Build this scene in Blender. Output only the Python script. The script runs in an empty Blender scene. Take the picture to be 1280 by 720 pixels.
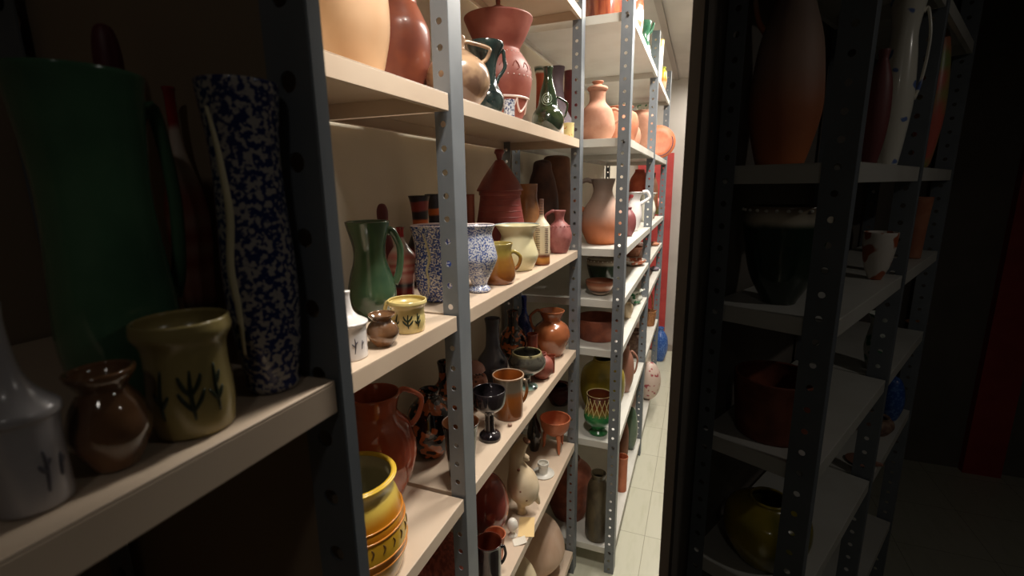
import bpy, bmesh, math, random
from math import sin, cos, pi, radians, sqrt, atan2
from mathutils import Vector, Matrix
random.seed(7)
SC = bpy.context.scene
COL = SC.collection

# ------------------------------------------------------------------ camera
cam = bpy.data.cameras.new('camera')
cam.sensor_fit = 'HORIZONTAL'
cam.sensor_width = 36.0
cam.lens = 36.0 * 600 / 1280
cam.clip_start = 0.02
cam_o = bpy.data.objects.new('camera', cam)
COL.objects.link(cam_o)
R0 = ((0.932, 0.064, -0.356), (0.361, -0.201, 0.911), (-0.013, -0.978, -0.210))   # columns: right, down, forward
right = Vector([r[0] for r in R0]).normalized()
fwd = Vector([r[2] for r in R0]); fwd = (fwd - right * fwd.dot(right)).normalized()
up = right.cross(fwd)
M = Matrix((right, up, -fwd)).transposed().to_4x4()
cam_o.matrix_world = M
cam.dof.use_dof = True
cam.dof.focus_distance = 1.5
cam.dof.aperture_fstop = cam.lens / 1.6          # entrance pupil of 1.6 mm
SC.camera = cam_o

# ------------------------------------------------------------------ world, lamps, exposure
w = bpy.data.worlds.new('world'); SC.world = w
w.use_nodes = True
w.node_tree.nodes['Background'].inputs[0].default_value = (0.02, 0.02, 0.022, 1)
w.node_tree.nodes['Background'].inputs[1].default_value = 0.1
SC.view_settings.view_transform = 'Standard'
SC.view_settings.look = 'None'
SC.view_settings.gamma = 1
SC.view_settings.use_curve_mapping = False
SC.view_settings.exposure = 0.0
AISLE_WATTS = 24.0
NEAR_WATTS = 0.42
LAMPS = [  # x, y, z, length, watts of the aisle lamps on the ceiling
    (-0.11, 0.64, 0.90, 0.30, AISLE_WATTS*.44),  # added fill lamp, brightens the near posts and first bay
    (0.02, 2.05, 0.90, 0.90, AISLE_WATTS*1.0),
    (0.10, 3.20, 0.92, 0.9, AISLE_WATTS*.6),
    (0.10, 4.40, 0.92, 0.9, AISLE_WATTS*.6),
]
NEAR_FILL_LAMPS = [(0.22, -0.60, 0.74, 1.0, 'small round ceiling lamp over the dim foreground'), (1.35, 0.55, 0.80, 3.4, 'small round ceiling lamp beside the dim angled rack on the right')]  # added unseen fill lamps, one for each dim rack

FLOOR = -1.718
CEIL = 0.95

# ------------------------------------------------------------------ helpers
def lin(c):
    out = []
    for v in c:
        v = v / 255.0
        out.append(v / 12.92 if v <= 0.04045 else ((v + 0.055) / 1.055) ** 2.4)
    return (out[0], out[1], out[2], 1)

MATS = {}
def mat(name, c1, c2=None, scale=30, rough=0.35, coat=0.0, bump=0.0, bscale=60, ramp=None, lo=0.42, hi=0.6,
        metal=0.0, detail=3, wave=None, emit=None, stretch=None):
    if name in MATS: return MATS[name]
    m = bpy.data.materials.new(name); m.use_nodes = True
    nt = m.node_tree; N = nt.nodes; L = nt.links
    b = N['Principled BSDF']
    b.inputs['Roughness'].default_value = rough
    b.inputs['Metallic'].default_value = metal
    b.inputs['Coat Weight'].default_value = coat
    b.inputs['Coat Roughness'].default_value = 0.06
    tc = N.new('ShaderNodeTexCoord')
    vec = tc.outputs['Object']
    if stretch:
        mp = N.new('ShaderNodeMapping'); mp.inputs['Scale'].default_value = stretch
        L.new(vec, mp.inputs['Vector']); vec = mp.outputs['Vector']
    base = None
    if ramp:
        sx = N.new('ShaderNodeSeparateXYZ'); L.new(tc.outputs['Generated'], sx.inputs[0])
        nz = N.new('ShaderNodeTexNoise'); nz.inputs['Scale'].default_value = 25
        L.new(tc.outputs['Object'], nz.inputs['Vector'])
        ma = N.new('ShaderNodeMath'); ma.operation = 'MULTIPLY_ADD'
        L.new(nz.outputs['Fac'], ma.inputs[0]); ma.inputs[1].default_value = 0.06; 
        sb = N.new('ShaderNodeMath'); sb.operation = 'SUBTRACT'; L.new(sx.outputs['Z'], sb.inputs[0]); sb.inputs[1].default_value = 0.03
        L.new(sb.outputs[0], ma.inputs[2])
        cr = N.new('ShaderNodeValToRGB'); cr.color_ramp.interpolation = 'EASE'
        el = cr.color_ramp.elements
        while len(el) > 1: el.remove(el[-1])
        el[0].position = ramp[0][0]; el[0].color = lin(ramp[0][1])
        for p, c in ramp[1:]:
            e = el.new(p); e.color = lin(c)
        L.new(ma.outputs[0], cr.inputs[0]); base = cr.outputs[0]
    if c2 or wave:
        if wave:
            nz = N.new('ShaderNodeTexWave'); nz.bands_direction = wave; nz.inputs['Scale'].default_value = scale
            nz.inputs['Distortion'].default_value = 1.5; fac = nz.outputs['Fac']
        else:
            nz = N.new('ShaderNodeTexNoise'); nz.inputs['Scale'].default_value = scale
            nz.inputs['Detail'].default_value = detail; fac = nz.outputs['Fac']
        L.new(vec, nz.inputs['Vector'])
        mr = N.new('ShaderNodeMapRange'); mr.inputs['From Min'].default_value = lo; mr.inputs['From Max'].default_value = hi
        L.new(fac, mr.inputs['Value'])
        mx = N.new('ShaderNodeMix'); mx.data_type = 'RGBA'
        L.new(mr.outputs[0], mx.inputs['Factor'])
        if base: L.new(base, mx.inputs[6])
        else: mx.inputs[6].default_value = lin(c1)
        mx.inputs[7].default_value = lin(c2)
        base = mx.outputs[2]
    if base: L.new(base, b.inputs['Base Color'])
    else: b.inputs['Base Color'].default_value = lin(c1)
    if bump:
        nb = N.new('ShaderNodeTexNoise'); nb.inputs['Scale'].default_value = bscale; nb.inputs['Detail'].default_value = 4
        L.new(vec, nb.inputs['Vector'])
        bp = N.new('ShaderNodeBump'); bp.inputs['Strength'].default_value = bump; bp.inputs['Distance'].default_value = 0.002
        L.new(nb.outputs['Fac'], bp.inputs['Height']); L.new(bp.outputs[0], b.inputs['Normal'])
    if emit:
        b.inputs['Emission Color'].default_value = lin(c1); b.inputs['Emission Strength'].default_value = emit
    MATS[name] = m
    return m

def obj(name, bm, m, parent=None, smooth=True):
    me = bpy.data.meshes.new(name)
    bmesh.ops.recalc_face_normals(bm, faces=bm.faces[:])
    bm.to_mesh(me); bm.free()
    if smooth: me.shade_smooth()
    me.materials.append(m)
    o = bpy.data.objects.new(name, me); COL.objects.link(o)
    if parent: o.parent = parent
    return o

def tag(o, label, cat, group=None, kind=None):
    if label: o['label'] = label
    if cat: o['category'] = cat
    if group: o['group'] = group
    if kind: o['kind'] = kind
    return o

def thing(name, label, cat, loc, rz=0, group=None):
    o = bpy.data.objects.new(name, None); COL.objects.link(o)
    o.location = loc; o.rotation_euler = (0, 0, rz); o.empty_display_size = 0.02
    return tag(o, label, cat, group)

def box(bm, x0, x1, y0, y1, z0, z1):
    v = [bm.verts.new(p) for p in ((x0,y0,z0),(x1,y0,z0),(x1,y1,z0),(x0,y1,z0),(x0,y0,z1),(x1,y0,z1),(x1,y1,z1),(x0,y1,z1))]
    for f in ((0,3,2,1),(4,5,6,7),(0,1,5,4),(1,2,6,5),(2,3,7,6),(3,0,4,7)): bm.faces.new([v[i] for i in f])

def prism(bm, poly, z0, z1):
    a = [bm.verts.new((x, y, z0)) for x, y in poly]; b = [bm.verts.new((x, y, z1)) for x, y in poly]
    bm.faces.new(a[::-1]); bm.faces.new(b)
    n = len(poly)
    for i in range(n): bm.faces.new((a[i], a[(i+1)%n], b[(i+1)%n], b[i]))

def cat_rom(pts, n=6):
    P = [Vector(p) for p in pts]
    out = []
    for i in range(len(P)-1):
        p1, p2 = P[i], P[i+1]
        p0 = P[i-1] if i > 0 else p1 * 2 - p2
        p3 = P[i+2] if i+2 < len(P) else p2 * 2 - p1
        for k in range(n):
            t = k / n
            out.append(0.5*((2*p1)+(p2-p0)*t+(2*p0-5*p1+4*p2-p3)*t*t+(3*p1-p0-3*p2+p3)*t**3))
    out.append(P[-1])
    return out

def profile(prof, H, R, n=5):
    """smooth outline; a point repeated twice stays a sharp corner"""
    segs = [[]]
    for i, p in enumerate(prof):
        segs[-1].append((p[0]*R, p[1]*H, 0))
        if len(p) > 2: segs.append([(p[0]*R, p[1]*H, 0)])
    out = []
    for s in segs:
        if len(s) < 2: continue
        c = cat_rom(s, n)
        if out: c = c[1:]
        out += [(max(0.0002, v.x), max(0.0, v.y)) for v in c]
    return out

def radius_at(prof, H, R, h):
    pr = profile(prof, H, R); z = h*H; best = pr[-1][0]
    for (r0, z0), (r1, z1) in zip(pr, pr[1:]):
        if (z0 <= z <= z1) and z1 > z0: return r0 + (r1-r0)*(z-z0)/(z1-z0)
    return best

def revolve(bm, ring, seg=40, z=0.0, cap0=True, cap1=True, wob=0.0, ph=0.0):
    rows = []
    for r, h in ring:
        rows.append([bm.verts.new(((r*(1+wob*sin(2*2*pi*k/seg+ph)))*cos(2*pi*k/seg), (r*(1+wob*sin(2*2*pi*k/seg+ph)))*sin(2*pi*k/seg), z+h)) for k in range(seg)])
    for a, b in zip(rows, rows[1:]):
        for k in range(seg): bm.faces.new((a[k], a[(k+1)%seg], b[(k+1)%seg], b[k]))
    if cap0: bm.faces.new(rows[0][::-1])
    if cap1: bm.faces.new(rows[-1])
    return rows

def lathe(prof, H, R, t=None, hollow=True, seg=40, wob=0.0, base=0.0, inner_mat=False):
    bm = bmesh.new()
    pr = profile(prof, H, R)
    if hollow:
        t = t or max(0.002, R*0.07)
        inner = [(max(0.0003, r - t), h) for r, h in pr if h > t*1.2]
        rt, ht = pr[-1]
        lip = [(rt - t*0.15, ht + t*0.3), (rt - t*0.5, ht + t*0.42), (rt - t*0.85, ht + t*0.3)]
        inner = [p for p in inner if p[0] > 0.0006] or [(max(.001, pr[-1][0] - t), pr[-1][1] - t*.2)]
        ring = pr + lip + inner[::-1] + [(0.0003, max(t*1.2, inner[0][1] - t*.3))]
    else:
        ring = pr
    revolve(bm, ring, seg, base, wob=wob)
    if hollow and inner_mat:
        bm.faces.ensure_lookup_table(); n0 = (len(pr) + 1) * seg
        for f in bm.faces[n0:]:
            f.material_index = 1
    return bm

def tube(bm, pts, rad, seg=8, flat=1.0, flat_dir=None):
    P = [Vector(p) for p in pts]; n = len(P)
    rads = rad if isinstance(rad, (list, tuple)) else [rad]*n
    rows = []; prev = None
    for i in range(n):
        d = (P[min(i+1, n-1)] - P[max(i-1, 0)])
        if d.length < 1e-9: d = Vector((0, 0, 1))
        d.normalize()
        if prev is None:
            a = Vector((0, 0, 1)) if abs(d.z) < 0.9 else Vector((1, 0, 0))
            if flat_dir is not None: a = Vector(flat_dir)
            u = (a - d*a.dot(d)).normalized()
        else:
            u = (prev - d*prev.dot(d)); u = u.normalized() if u.length > 1e-6 else prev
        prev = u; v = d.cross(u)
        rows.append([bm.verts.new(P[i] + u*cos(2*pi*k/seg)*rads[i] + v*sin(2*pi*k/seg)*rads[i]*flat) for k in range(seg)])
    for a, b in zip(rows, rows[1:]):
        for k in range(seg): bm.faces.new((a[k], a[(k+1)%seg], b[(k+1)%seg], b[k]))
    bm.faces.new(rows[0][::-1]); bm.faces.new(rows[-1])

def ball(bm, c, r, sz=1.0, seg=12):
    ring = [(max(0.0001, r*sin(pi*i/8)), -r*sz*cos(pi*i/8)) for i in range(9)]
    rows = revolve(bm, ring, seg)
    vs = [v for row in rows for v in row]
    bmesh.ops.translate(bm, verts=vs, vec=Vector(c))

def side_angle(loc, deg):
    """angle round a pot: 0 is to the right, -90 towards a viewer at the aisle's near end, 180 to the left"""
    return atan2(-loc[0], loc[1]) + radians(deg)

def handle_bm(prof, H, R, a, h0, h1, bulge, th, flat=1.0, top=None):
    r0 = radius_at(prof, H, R, h0); r1 = radius_at(prof, H, R, h1)
    z0, z1 = h0*H, h1*H; b = bulge*R; tk = th*R
    rm = max(r0, r1) + b
    zt = z1 + (top or 0)*H
    pts = [(r1 - tk*.4, z1), (r1 + b*.55, zt + (z1-z0)*.04), (rm*.98, z0 + (zt-z0)*.78), (rm, z0 + (zt-z0)*.5), (r0 + b*.55, z0 + (zt-z0)*.18), (r0 - tk*.3, z0)]
    c = cat_rom([(p[0]*cos(a), p[0]*sin(a), p[1]) for p in pts], 5)
    bm = bmesh.new()
    n = len(c)
    tube(bm, c, [tk*(1.0 - .18*sin(pi*i/(n-1))) for i in range(n)], 10, flat, (-sin(a)*1.0, cos(a), 0))
    return bm

def stroke_bm(prof, H, R, a0, lines, wd, off=0.0):
    bm = bmesh.new()
    for ln in lines:
        pts = []
        dens = cat_rom([(p[0], p[1], 0) for p in ln], 5) if len(ln) > 2 else [Vector((ln[0][0]+(ln[1][0]-ln[0][0])*k/6, ln[0][1]+(ln[1][1]-ln[0][1])*k/6, 0)) for k in range(7)]
        for p in dens:
            a = a0 + radians(p.x); r = radius_at(prof, H, R, p.y) + off
            pts.append((r*cos(a), r*sin(a), p.y*H))
        n = len(pts)
        tube(bm, pts, [wd*(0.45 + .55*sin(pi*min(1, (i+.6)/n))) for i in range(n)], 6)
    return bm

def pot(name, cat, label, loc, H, R, prof, m, parts=(), hollow=True, t=None, group=None, wob=0.0, part='body', inner=None):
    body = lathe(prof, H, R, t, hollow, wob=wob, inner_mat=inner is not None)
    if not parts:
        o = obj(name, body, m); o.location = loc
        if inner: o.data.materials.append(inner)
        return tag(o, label, cat, group)
    root = thing(name, label, cat, loc, 0, group)
    bo = obj(part, body, m, root)
    if inner: bo.data.materials.append(inner)
    for p in parts:
        k = p[0]
        if k == 'handle':       # side, h0, h1, bulge, thickness, flat, mat
            a = side_angle(loc, p[1])
            obj('handle', handle_bm(prof, H, R, a, p[2], p[3], p[4], p[5], p[6] if len(p) > 6 else 1.0, p[8] if len(p) > 8 else None), (p[7] if len(p) > 7 and p[7] else m), root)
        elif k == 'lid':        # profile, base h, height, radius, mat, knob profile
            lo = obj('lid', lathe(p[1], p[3]*H, p[4]*R, hollow=False, base=p[2]*H), p[5] or m, root)
            if len(p) > 6:
                obj('knob', lathe(p[6], p[7]*H, p[8]*R, hollow=False, base=(p[2]+p[3])*H*0.995), p[5] or m, lo)
        elif k == 'stroke':     # part name, facing angle, lines, width(m), mat, label
            a = side_angle(loc, p[2])
            s = obj(p[1], stroke_bm(prof, H, R, a, p[3], p[4]), p[5], root)
            if len(p) > 6: s['label'] = p[6]
        elif k == 'studs':      # part name, h, count, size, mat
            bm = bmesh.new(); r = radius_at(prof, H, R, p[2])
            for q in range(p[3]):
                a = 2*pi*q/p[3]; ball(bm, (r*cos(a), r*sin(a), p[2]*H), p[4], .8, 8)
            obj(p[1], bm, p[5], root)
        elif k == 'spout':      # side, h, length, rise, radius, mat
            a = side_angle(loc, p[1]); r = radius_at(prof, H, R, p[2])
            pts = cat_rom([((r*.85)*cos(a), (r*.85)*sin(a), p[2]*H), ((r+p[3]*R*.5)*cos(a), (r+p[3]*R*.5)*sin(a), (p[2]+p[4]*.35)*H), ((r+p[3]*R)*cos(a), (r+p[3]*R)*sin(a), (p[2]+p[4])*H)], 5)
            bm = bmesh.new(); n = len(pts)
            tube(bm, pts, [p[5]*R*(1.2 - .5*i/(n-1)) for i in range(n)], 10)
            obj('spout', bm, p[6] or m, root)
        elif k == 'rim':        # mat, thickness
            bm = bmesh.new(); r = radius_at(prof, H, R, .995); th = p[2] if len(p) > 2 else .0022
            revolve(bm, [(r - th*1.3 + th*cos(q*pi/4)*1.1, H + th*.1 + th*sin(q*pi/4)) for q in range(-2, 6)], 40, cap0=False, cap1=False)
            obj('rim', bm, p[1], root)
        elif k == 'custom':     # part name, bmesh, mat
            obj(p[1], p[2], p[3], root)
    return root

# ------------------------------------------------------------------ materials
M_POST = mat('blue_grey_painted_steel', (118, 124, 130), (110, 116, 122), scale=9, rough=0.42, bump=0.02)
M_SHELF = mat('beige_painted_steel', (212, 192, 170), (206, 185, 163), scale=6, rough=0.4, bump=0.02)
M_SHELF2 = mat('pale_grey_painted_steel', (212, 210, 202), (204, 201, 192), scale=6, rough=0.4, bump=0.02)
M_BOLT = mat('dark_bolt_steel', (60, 56, 52), rough=0.4, metal=0.8)
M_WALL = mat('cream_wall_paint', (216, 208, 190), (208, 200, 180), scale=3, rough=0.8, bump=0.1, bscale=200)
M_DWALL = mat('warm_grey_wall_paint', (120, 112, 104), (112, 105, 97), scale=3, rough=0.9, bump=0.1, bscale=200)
M_CEIL = mat('grey_ceiling_paint', (186, 180, 174), (178, 172, 166), scale=3, rough=0.9)
M_TRUNK = mat('brownish_grey_trunking', (150, 140, 132), rough=0.6)
M_RED = mat('red_door_paint', (180, 66, 64), (168, 58, 58), scale=8, rough=0.5)
M_LAMP = mat('white_lamp_housing', (230, 230, 228), rough=0.5)
M_DIFF = mat('lit_lamp_tube', (255, 244, 226), rough=0.5, emit=6.0)

def floor_material():
    m = bpy.data.materials.new('greenish_beige_vinyl_tiles'); m.use_nodes = True
    nt = m.node_tree; N = nt.nodes; L = nt.links; b = N['Principled BSDF']
    b.inputs['Roughness'].default_value = 0.3
    tc = N.new('ShaderNodeTexCoord')
    mp = N.new('ShaderNodeMapping'); mp.inputs['Location'].default_value = (0.155, -0.27, 0)
    L.new(tc.outputs['Object'], mp.inputs['Vector'])
    br = N.new('ShaderNodeTexBrick'); br.offset = 0; br.squash = 1
    br.inputs['Scale'].default_value = 1.0; br.inputs['Brick Width'].default_value = 0.38; br.inputs['Row Height'].default_value = 0.38
    br.inputs['Mortar Size'].default_value = 0.0018; br.inputs['Mortar Smooth'].default_value = 0.3
    br.inputs['Color1'].default_value = lin((205, 203, 184)); br.inputs['Color2'].default_value = lin((200, 198, 178))
    br.inputs['Mortar'].default_value = lin((152, 148, 128))
    L.new(mp.outputs[0], br.inputs['Vector'])
    m2 = N.new('ShaderNodeMapping'); m2.inputs['Scale'].default_value = (40, 7, 1); L.new(tc.outputs['Object'], m2.inputs['Vector'])
    nz = N.new('ShaderNodeTexNoise'); nz.inputs['Scale'].default_value = 1.0; nz.inputs['Detail'].default_value = 4
    L.new(m2.outputs[0], nz.inputs['Vector'])
    mr = N.new('ShaderNodeMapRange'); mr.inputs['From Min'].default_value = .5; mr.inputs['From Max'].default_value = .75; mr.inputs['To Max'].default_value = .35
    L.new(nz.outputs['Fac'], mr.inputs['Value'])
    mx = N.new('ShaderNodeMix'); mx.data_type = 'RGBA'; L.new(mr.outputs[0], mx.inputs['Factor'])
    L.new(br.outputs['Color'], mx.inputs[6]); mx.inputs[7].default_value = lin((178, 178, 150))
    L.new(mx.outputs[2], b.inputs['Base Color'])
    return m
M_FLOOR = floor_material()

# ------------------------------------------------------------------ the room
ED = Vector((sin(radians(26)), cos(radians(26)))); EN = Vector((cos(radians(26)), -sin(radians(26))))
def struct(name, bm, m):
    return tag(obj(name, bm, m, smooth=False), None, None, kind='structure')
bm = bmesh.new(); box(bm, -0.80, 4.2, -1.6, 5.3, FLOOR-.1, FLOOR); struct('floor', bm, M_FLOOR)
bm = bmesh.new(); box(bm, -0.80, 4.2, -1.6, 5.3, CEIL, CEIL+.1); struct('ceiling', bm, M_CEIL)
bm = bmesh.new(); box(bm, -0.82, -0.74, -1.6, 5.3, FLOOR, CEIL); struct('wall_left', bm, M_WALL)
bm = bmesh.new(); box(bm, -0.74, 2.4, 5.04, 5.14, FLOOR, CEIL); struct('wall_far', bm, M_CEIL)
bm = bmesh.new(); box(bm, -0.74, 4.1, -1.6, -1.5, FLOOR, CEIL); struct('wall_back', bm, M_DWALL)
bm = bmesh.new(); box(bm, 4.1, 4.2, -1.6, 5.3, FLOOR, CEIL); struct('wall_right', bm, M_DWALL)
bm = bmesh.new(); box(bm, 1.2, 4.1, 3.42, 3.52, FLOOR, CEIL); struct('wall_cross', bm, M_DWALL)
# added oblique partition that keeps aisle light off the dim side
W = Vector((-0.036, 1.0))
a = W; b_ = W + EN*0.03; c_ = b_ + ED*4.5; d_ = a + ED*4.5
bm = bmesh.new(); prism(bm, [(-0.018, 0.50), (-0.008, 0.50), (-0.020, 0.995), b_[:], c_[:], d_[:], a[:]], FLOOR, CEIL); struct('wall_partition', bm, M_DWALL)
# added unseen light shield hung from the ceiling, shading the near side
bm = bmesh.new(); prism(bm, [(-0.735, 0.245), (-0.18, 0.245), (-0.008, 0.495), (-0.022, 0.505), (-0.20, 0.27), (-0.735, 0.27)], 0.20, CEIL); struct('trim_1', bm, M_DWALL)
# trunking along the ceiling
bm = bmesh.new(); box(bm, -0.300, -0.262, 0.6, 5.04, CEIL-.012, CEIL); struct('trim_2', bm, M_TRUNK)
bm = bmesh.new(); box(bm, -0.74, 0.5, 5.025, 5.04, FLOOR, FLOOR+.07); struct('baseboard_far', bm, M_TRUNK)
bm = bmesh.new(); box(bm, -0.60, -0.268, 4.995, 5.04, FLOOR+.02, .28); d = struct('door_1', bm, M_RED)
bm = bmesh.new(); tube(bm, [(-.56, 4.995, -.75), (-.56, 4.96, -.75), (-.50, 4.96, -.75)], .008); obj('door_handle', bm, M_BOLT, d)
bm = bmesh.new(); box(bm, 1.56, 1.74, 3.37, 3.42, FLOOR, .75); struct('door_2', bm, M_RED)

# ------------------------------------------------------------------ lamps
def lamp(x, y, z, ln, watts, label, spread=radians(150), tilt=(-.35, 0)):
    r = thing('ceiling_or_fill_lamp', label, 'lamp', (x, y, z), 0, None)
    bm = bmesh.new(); box(bm, -.045, .045, -ln/2-.03, ln/2+.03, .008, CEIL - z + .001); obj('housing', bm, M_LAMP, r, False)
    bm = bmesh.new(); tube(bm, [(0, -ln/2, -.004), (0, ln/2, -.004)], .013, 12); obj('tube', bm, M_DIFF, r)
    L = bpy.data.lights.new('lamp_light', 'AREA'); L.shape = 'RECTANGLE'; L.size = .09; L.size_y = ln
    L.energy = watts; L.color = (1.0, .93, .83); L.spread = spread
    lo = bpy.data.objects.new('lamp_light', L); COL.objects.link(lo); lo.parent = r
    lo.location = (-.01, 0, -.022); lo.rotation_euler = (0, -tilt[0], 0)
for i, (x, y, z, ln, wt) in enumerate(LAMPS):
    lamp(x, y, z, ln, wt, ['short white ceiling lamp just behind the bulkhead', 'long white ceiling lamp over the second post of the beige rack', 'long white ceiling lamp halfway down the lit aisle', 'long white ceiling lamp at the far end of the aisle'][i])
for x, y, z, k, lb in NEAR_FILL_LAMPS:
    r = thing('ceiling_or_fill_lamp', lb, 'lamp', (x, y, z))
    bm = bmesh.new(); revolve(bm, [(.05, .0), (.06, .02), (.06, CEIL-z+.001)], 24); obj('housing', bm, M_LAMP, r)
    L = bpy.data.lights.new('lamp_light', 'AREA'); L.shape = 'DISK'; L.size = .10; L.energy = NEAR_WATTS*k; L.color = (1, .93, .84)
    lo = bpy.data.objects.new('lamp_light', L); COL.objects.link(lo); lo.parent = r; lo.location = (0, 0, -.01)

# ------------------------------------------------------------------ shelving
PITCH = 0.043
def post_bm(z0, z1, wa, wb, side=1, holes=True, hz=0.0):
    """steel angle: perforated flange across the rack (normal -Y), plain flange along it; corner at the origin"""
    bm = bmesh.new()
    hr = 0.0058
    def quad(a, b, c, d): bm.faces.new([bm.verts.new(p) for p in (a, b, c, d)])
    k0 = int(math.ceil((z0 - hz)/PITCH)); k1 = int(math.floor((z1 - hz)/PITCH))
    cuts = [z0] + [hz + (k + .5)*PITCH for k in range(k0, k1)] + [z1]
    s = -side
    xc = s*wa*0.52
    for za, zb in zip(cuts, cuts[1:]):
        zc = None
        for k in range(k0-1, k1+2):
            q = hz + k*PITCH
            if za + hr*1.3 < q < zb - hr*1.3: zc = q
        if zc is None or not holes:
            quad((0,0,za), (s*wa,0,za), (s*wa,0,zb), (0,0,zb)); continue
        n = 16
        inn = []; out = []
        for i in range(n):
            an = 2*pi*i/n; cx, cz = cos(an), sin(an)
            inn.append(bm.verts.new((xc + hr*cx, 0, zc + hr*cz)))
            tx = (wa*.52 if (cx*s < 0) else wa*.48)/max(1e-6, abs(cx)); tz = ((zb - zc) if cz > 0 else (zc - za))/max(1e-6, abs(cz))
            t = min(tx, tz)
            out.append(bm.verts.new((xc + t*cx, 0, zc + t*cz)))
        for i in range(n):
            bm.faces.new((inn[i], inn[(i+1)%n], out[(i+1)%n], out[i]))
        # corners of the cell
        for cxs, czs in ((s*-0.0, za), (s*wa, za), (0, zb), (s*wa, zb)):
            best = sorted(range(n), key=lambda i: (out[i].co.x-cxs)**2 + (out[i].co.z-czs)**2)[:3]
            onx = [i for i in best if abs(out[i].co.x-cxs) < 1e-6]; onz = [i for i in best if abs(out[i].co.z-czs) < 1e-6]
            cand = [(i, (i+1)%n) for i in range(n)]
            for i, j in cand:
                p, q = out[i].co, out[j].co
                if (abs(p.x-cxs) < 1e-6 and abs(q.z-czs) < 1e-6) or (abs(q.x-cxs) < 1e-6 and abs(p.z-czs) < 1e-6):
                    if (p-q).length > 1e-6 and abs(p.x-q.x) > 1e-6 and abs(p.z-q.z) > 1e-6:
                        bm.faces.new((out[i], out[j], bm.verts.new((cxs, 0, czs))))
    quad((0,0,z0), (0,wb,z0), (0,wb,z1), (0,0,z1))
    bmesh.ops.remove_doubles(bm, verts=bm.verts[:], dist=1e-5)
    return bm

def post(parent, x, y, z0, z1, wa, wb, side=1, holes=True, hz=0.0, bolts=()):
    o = obj('post', post_bm(z0, z1, wa, wb, side, holes, hz), M_POST, parent, False)
    o.location = (x, y, 0)
    md = o.modifiers.new('thickness', 'SOLIDIFY'); md.thickness = 0.0016; md.offset = 0
    for bz in bolts:
        bm = bmesh.new(); revolve(bm, [(.0045, 0), (.0045, .002), (.003, .003)], 8)
        bmesh.ops.rotate(bm, verts=bm.verts[:], cent=(0,0,0), matrix=Matrix.Rotation(pi/2, 3, 'X'))
        bo = obj('bolt', bm, M_BOLT, o); bo.location = (-wa*.42*side, -.001, bz)
    return o

def shelf(parent, x0, x1, y0, y1, z, m, lip=0.030):
    bm = bmesh.new(); t = .0014
    box(bm, x0, x1, y0, y1, z-t, z)
    box(bm, x1-t, x1, y0, y1, z-lip, z-t); box(bm, x0, x0+t, y0, y1, z-lip, z-t)
    box(bm, x0, x1, y0, y0+t, z-lip, z-t); box(bm, x0, x1, y1-t, y1, z-lip, z-t)
    box(bm, x1-.012, x1, y0, y1, z-lip, z-lip+t); box(bm, x0, x0+.012, y0, y1, z-lip, z-lip+t)
    o = obj('shelf', bm, m, parent, False)
    bv = o.modifiers.new('rounded', 'BEVEL'); bv.width = .0012; bv.segments = 2; bv.limit_method = 'ANGLE'
    return o

# beige rack in the lit aisle
LV = [.595, .161, -.25, -.655, -1.07, -1.60]
rack = thing('shelving_rack', 'beige-shelved steel rack with blue-grey perforated posts, left of the lit aisle', 'shelving', (0, 0, FLOOR))
def up_(zs): return [z - FLOOR for z in zs]
PZ1 = .80 - FLOOR
for y in (.812, 1.812): post(rack, -.430, y, 0, PZ1, .034, .048, 1, True, up_([-.019])[0], [z - .016 for z in up_(LV)])
post(rack, -.430, .262, 0, PZ1, .034, .03, 1, True)
for y in (.262, .762, 1.762): post(rack, -.722, y, 0, PZ1, .034, .04, -1, True)
for z in up_(LV):
    shelf(rack, -.715, -.4320, .268, .806, z, M_SHELF)
    shelf(rack, -.715, -.4320, .818, 1.808, z, M_SHELF)

# pale rack further on
LV2 = [.592, .166, -.25, -.458, -.667, -1.08, -1.597]
rack = thing('shelving_rack', 'pale grey-shelved steel rack jutting out further down the lit aisle', 'shelving', (0, 0, FLOOR))
for i, y in enumerate((1.87, 2.90, 3.93)):
    post(rack, -.262, y, 0, PZ1, .041, .050, 1, True, up_([-.019])[0], [z - .016 for z in up_(LV2)] if i == 0 else ())
    post(rack, -.722, y, 0, PZ1, .034, .04, -1, True)
for z in up_(LV2):
    for y0, y1 in ((1.876, 2.894), (2.906, 3.924)):
        shelf(rack, -.715, -.2645, y0, y1, z, M_SHELF2)

# near rack, dim, beside the camera on the left
rack = thing('shelving_rack', 'dim beige-shelved rack with a closed end panel, nearest on the left', 'shelving', (0, 0, FLOOR))
post(rack, -.200, .2195, 0, CEIL-FLOOR-.01, .031, .010, 1, True, .012)
post(rack, -.200, -.75, 0, CEIL-FLOOR-.01, .031, .012, 1, True)
for y in (-.75, .2195): post(rack, -.488, y, 0, CEIL-FLOOR-.01, .031, .010, -1, True)
for z in up_([.41, -.115, -.50, -.95]): shelf(rack, -.484, -.2012, -.742, .2165, z, M_SHELF, .021)
bm = bmesh.new(); box(bm, -.487, -.2025, .2305, .2325, 0, .82-FLOOR); obj('end_panel', bm, mat('near_panel_paint', (150, 132, 110), rough=.6), rack, False)  # panel added to keep aisle light off the near pots
bm = bmesh.new(); box(bm, -.492, -.4895, -.74, .2325, 0, .82-FLOOR); obj('back_panel', bm, mat('near_panel_paint', (150, 132, 108), rough=.6), rack, False)

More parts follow.
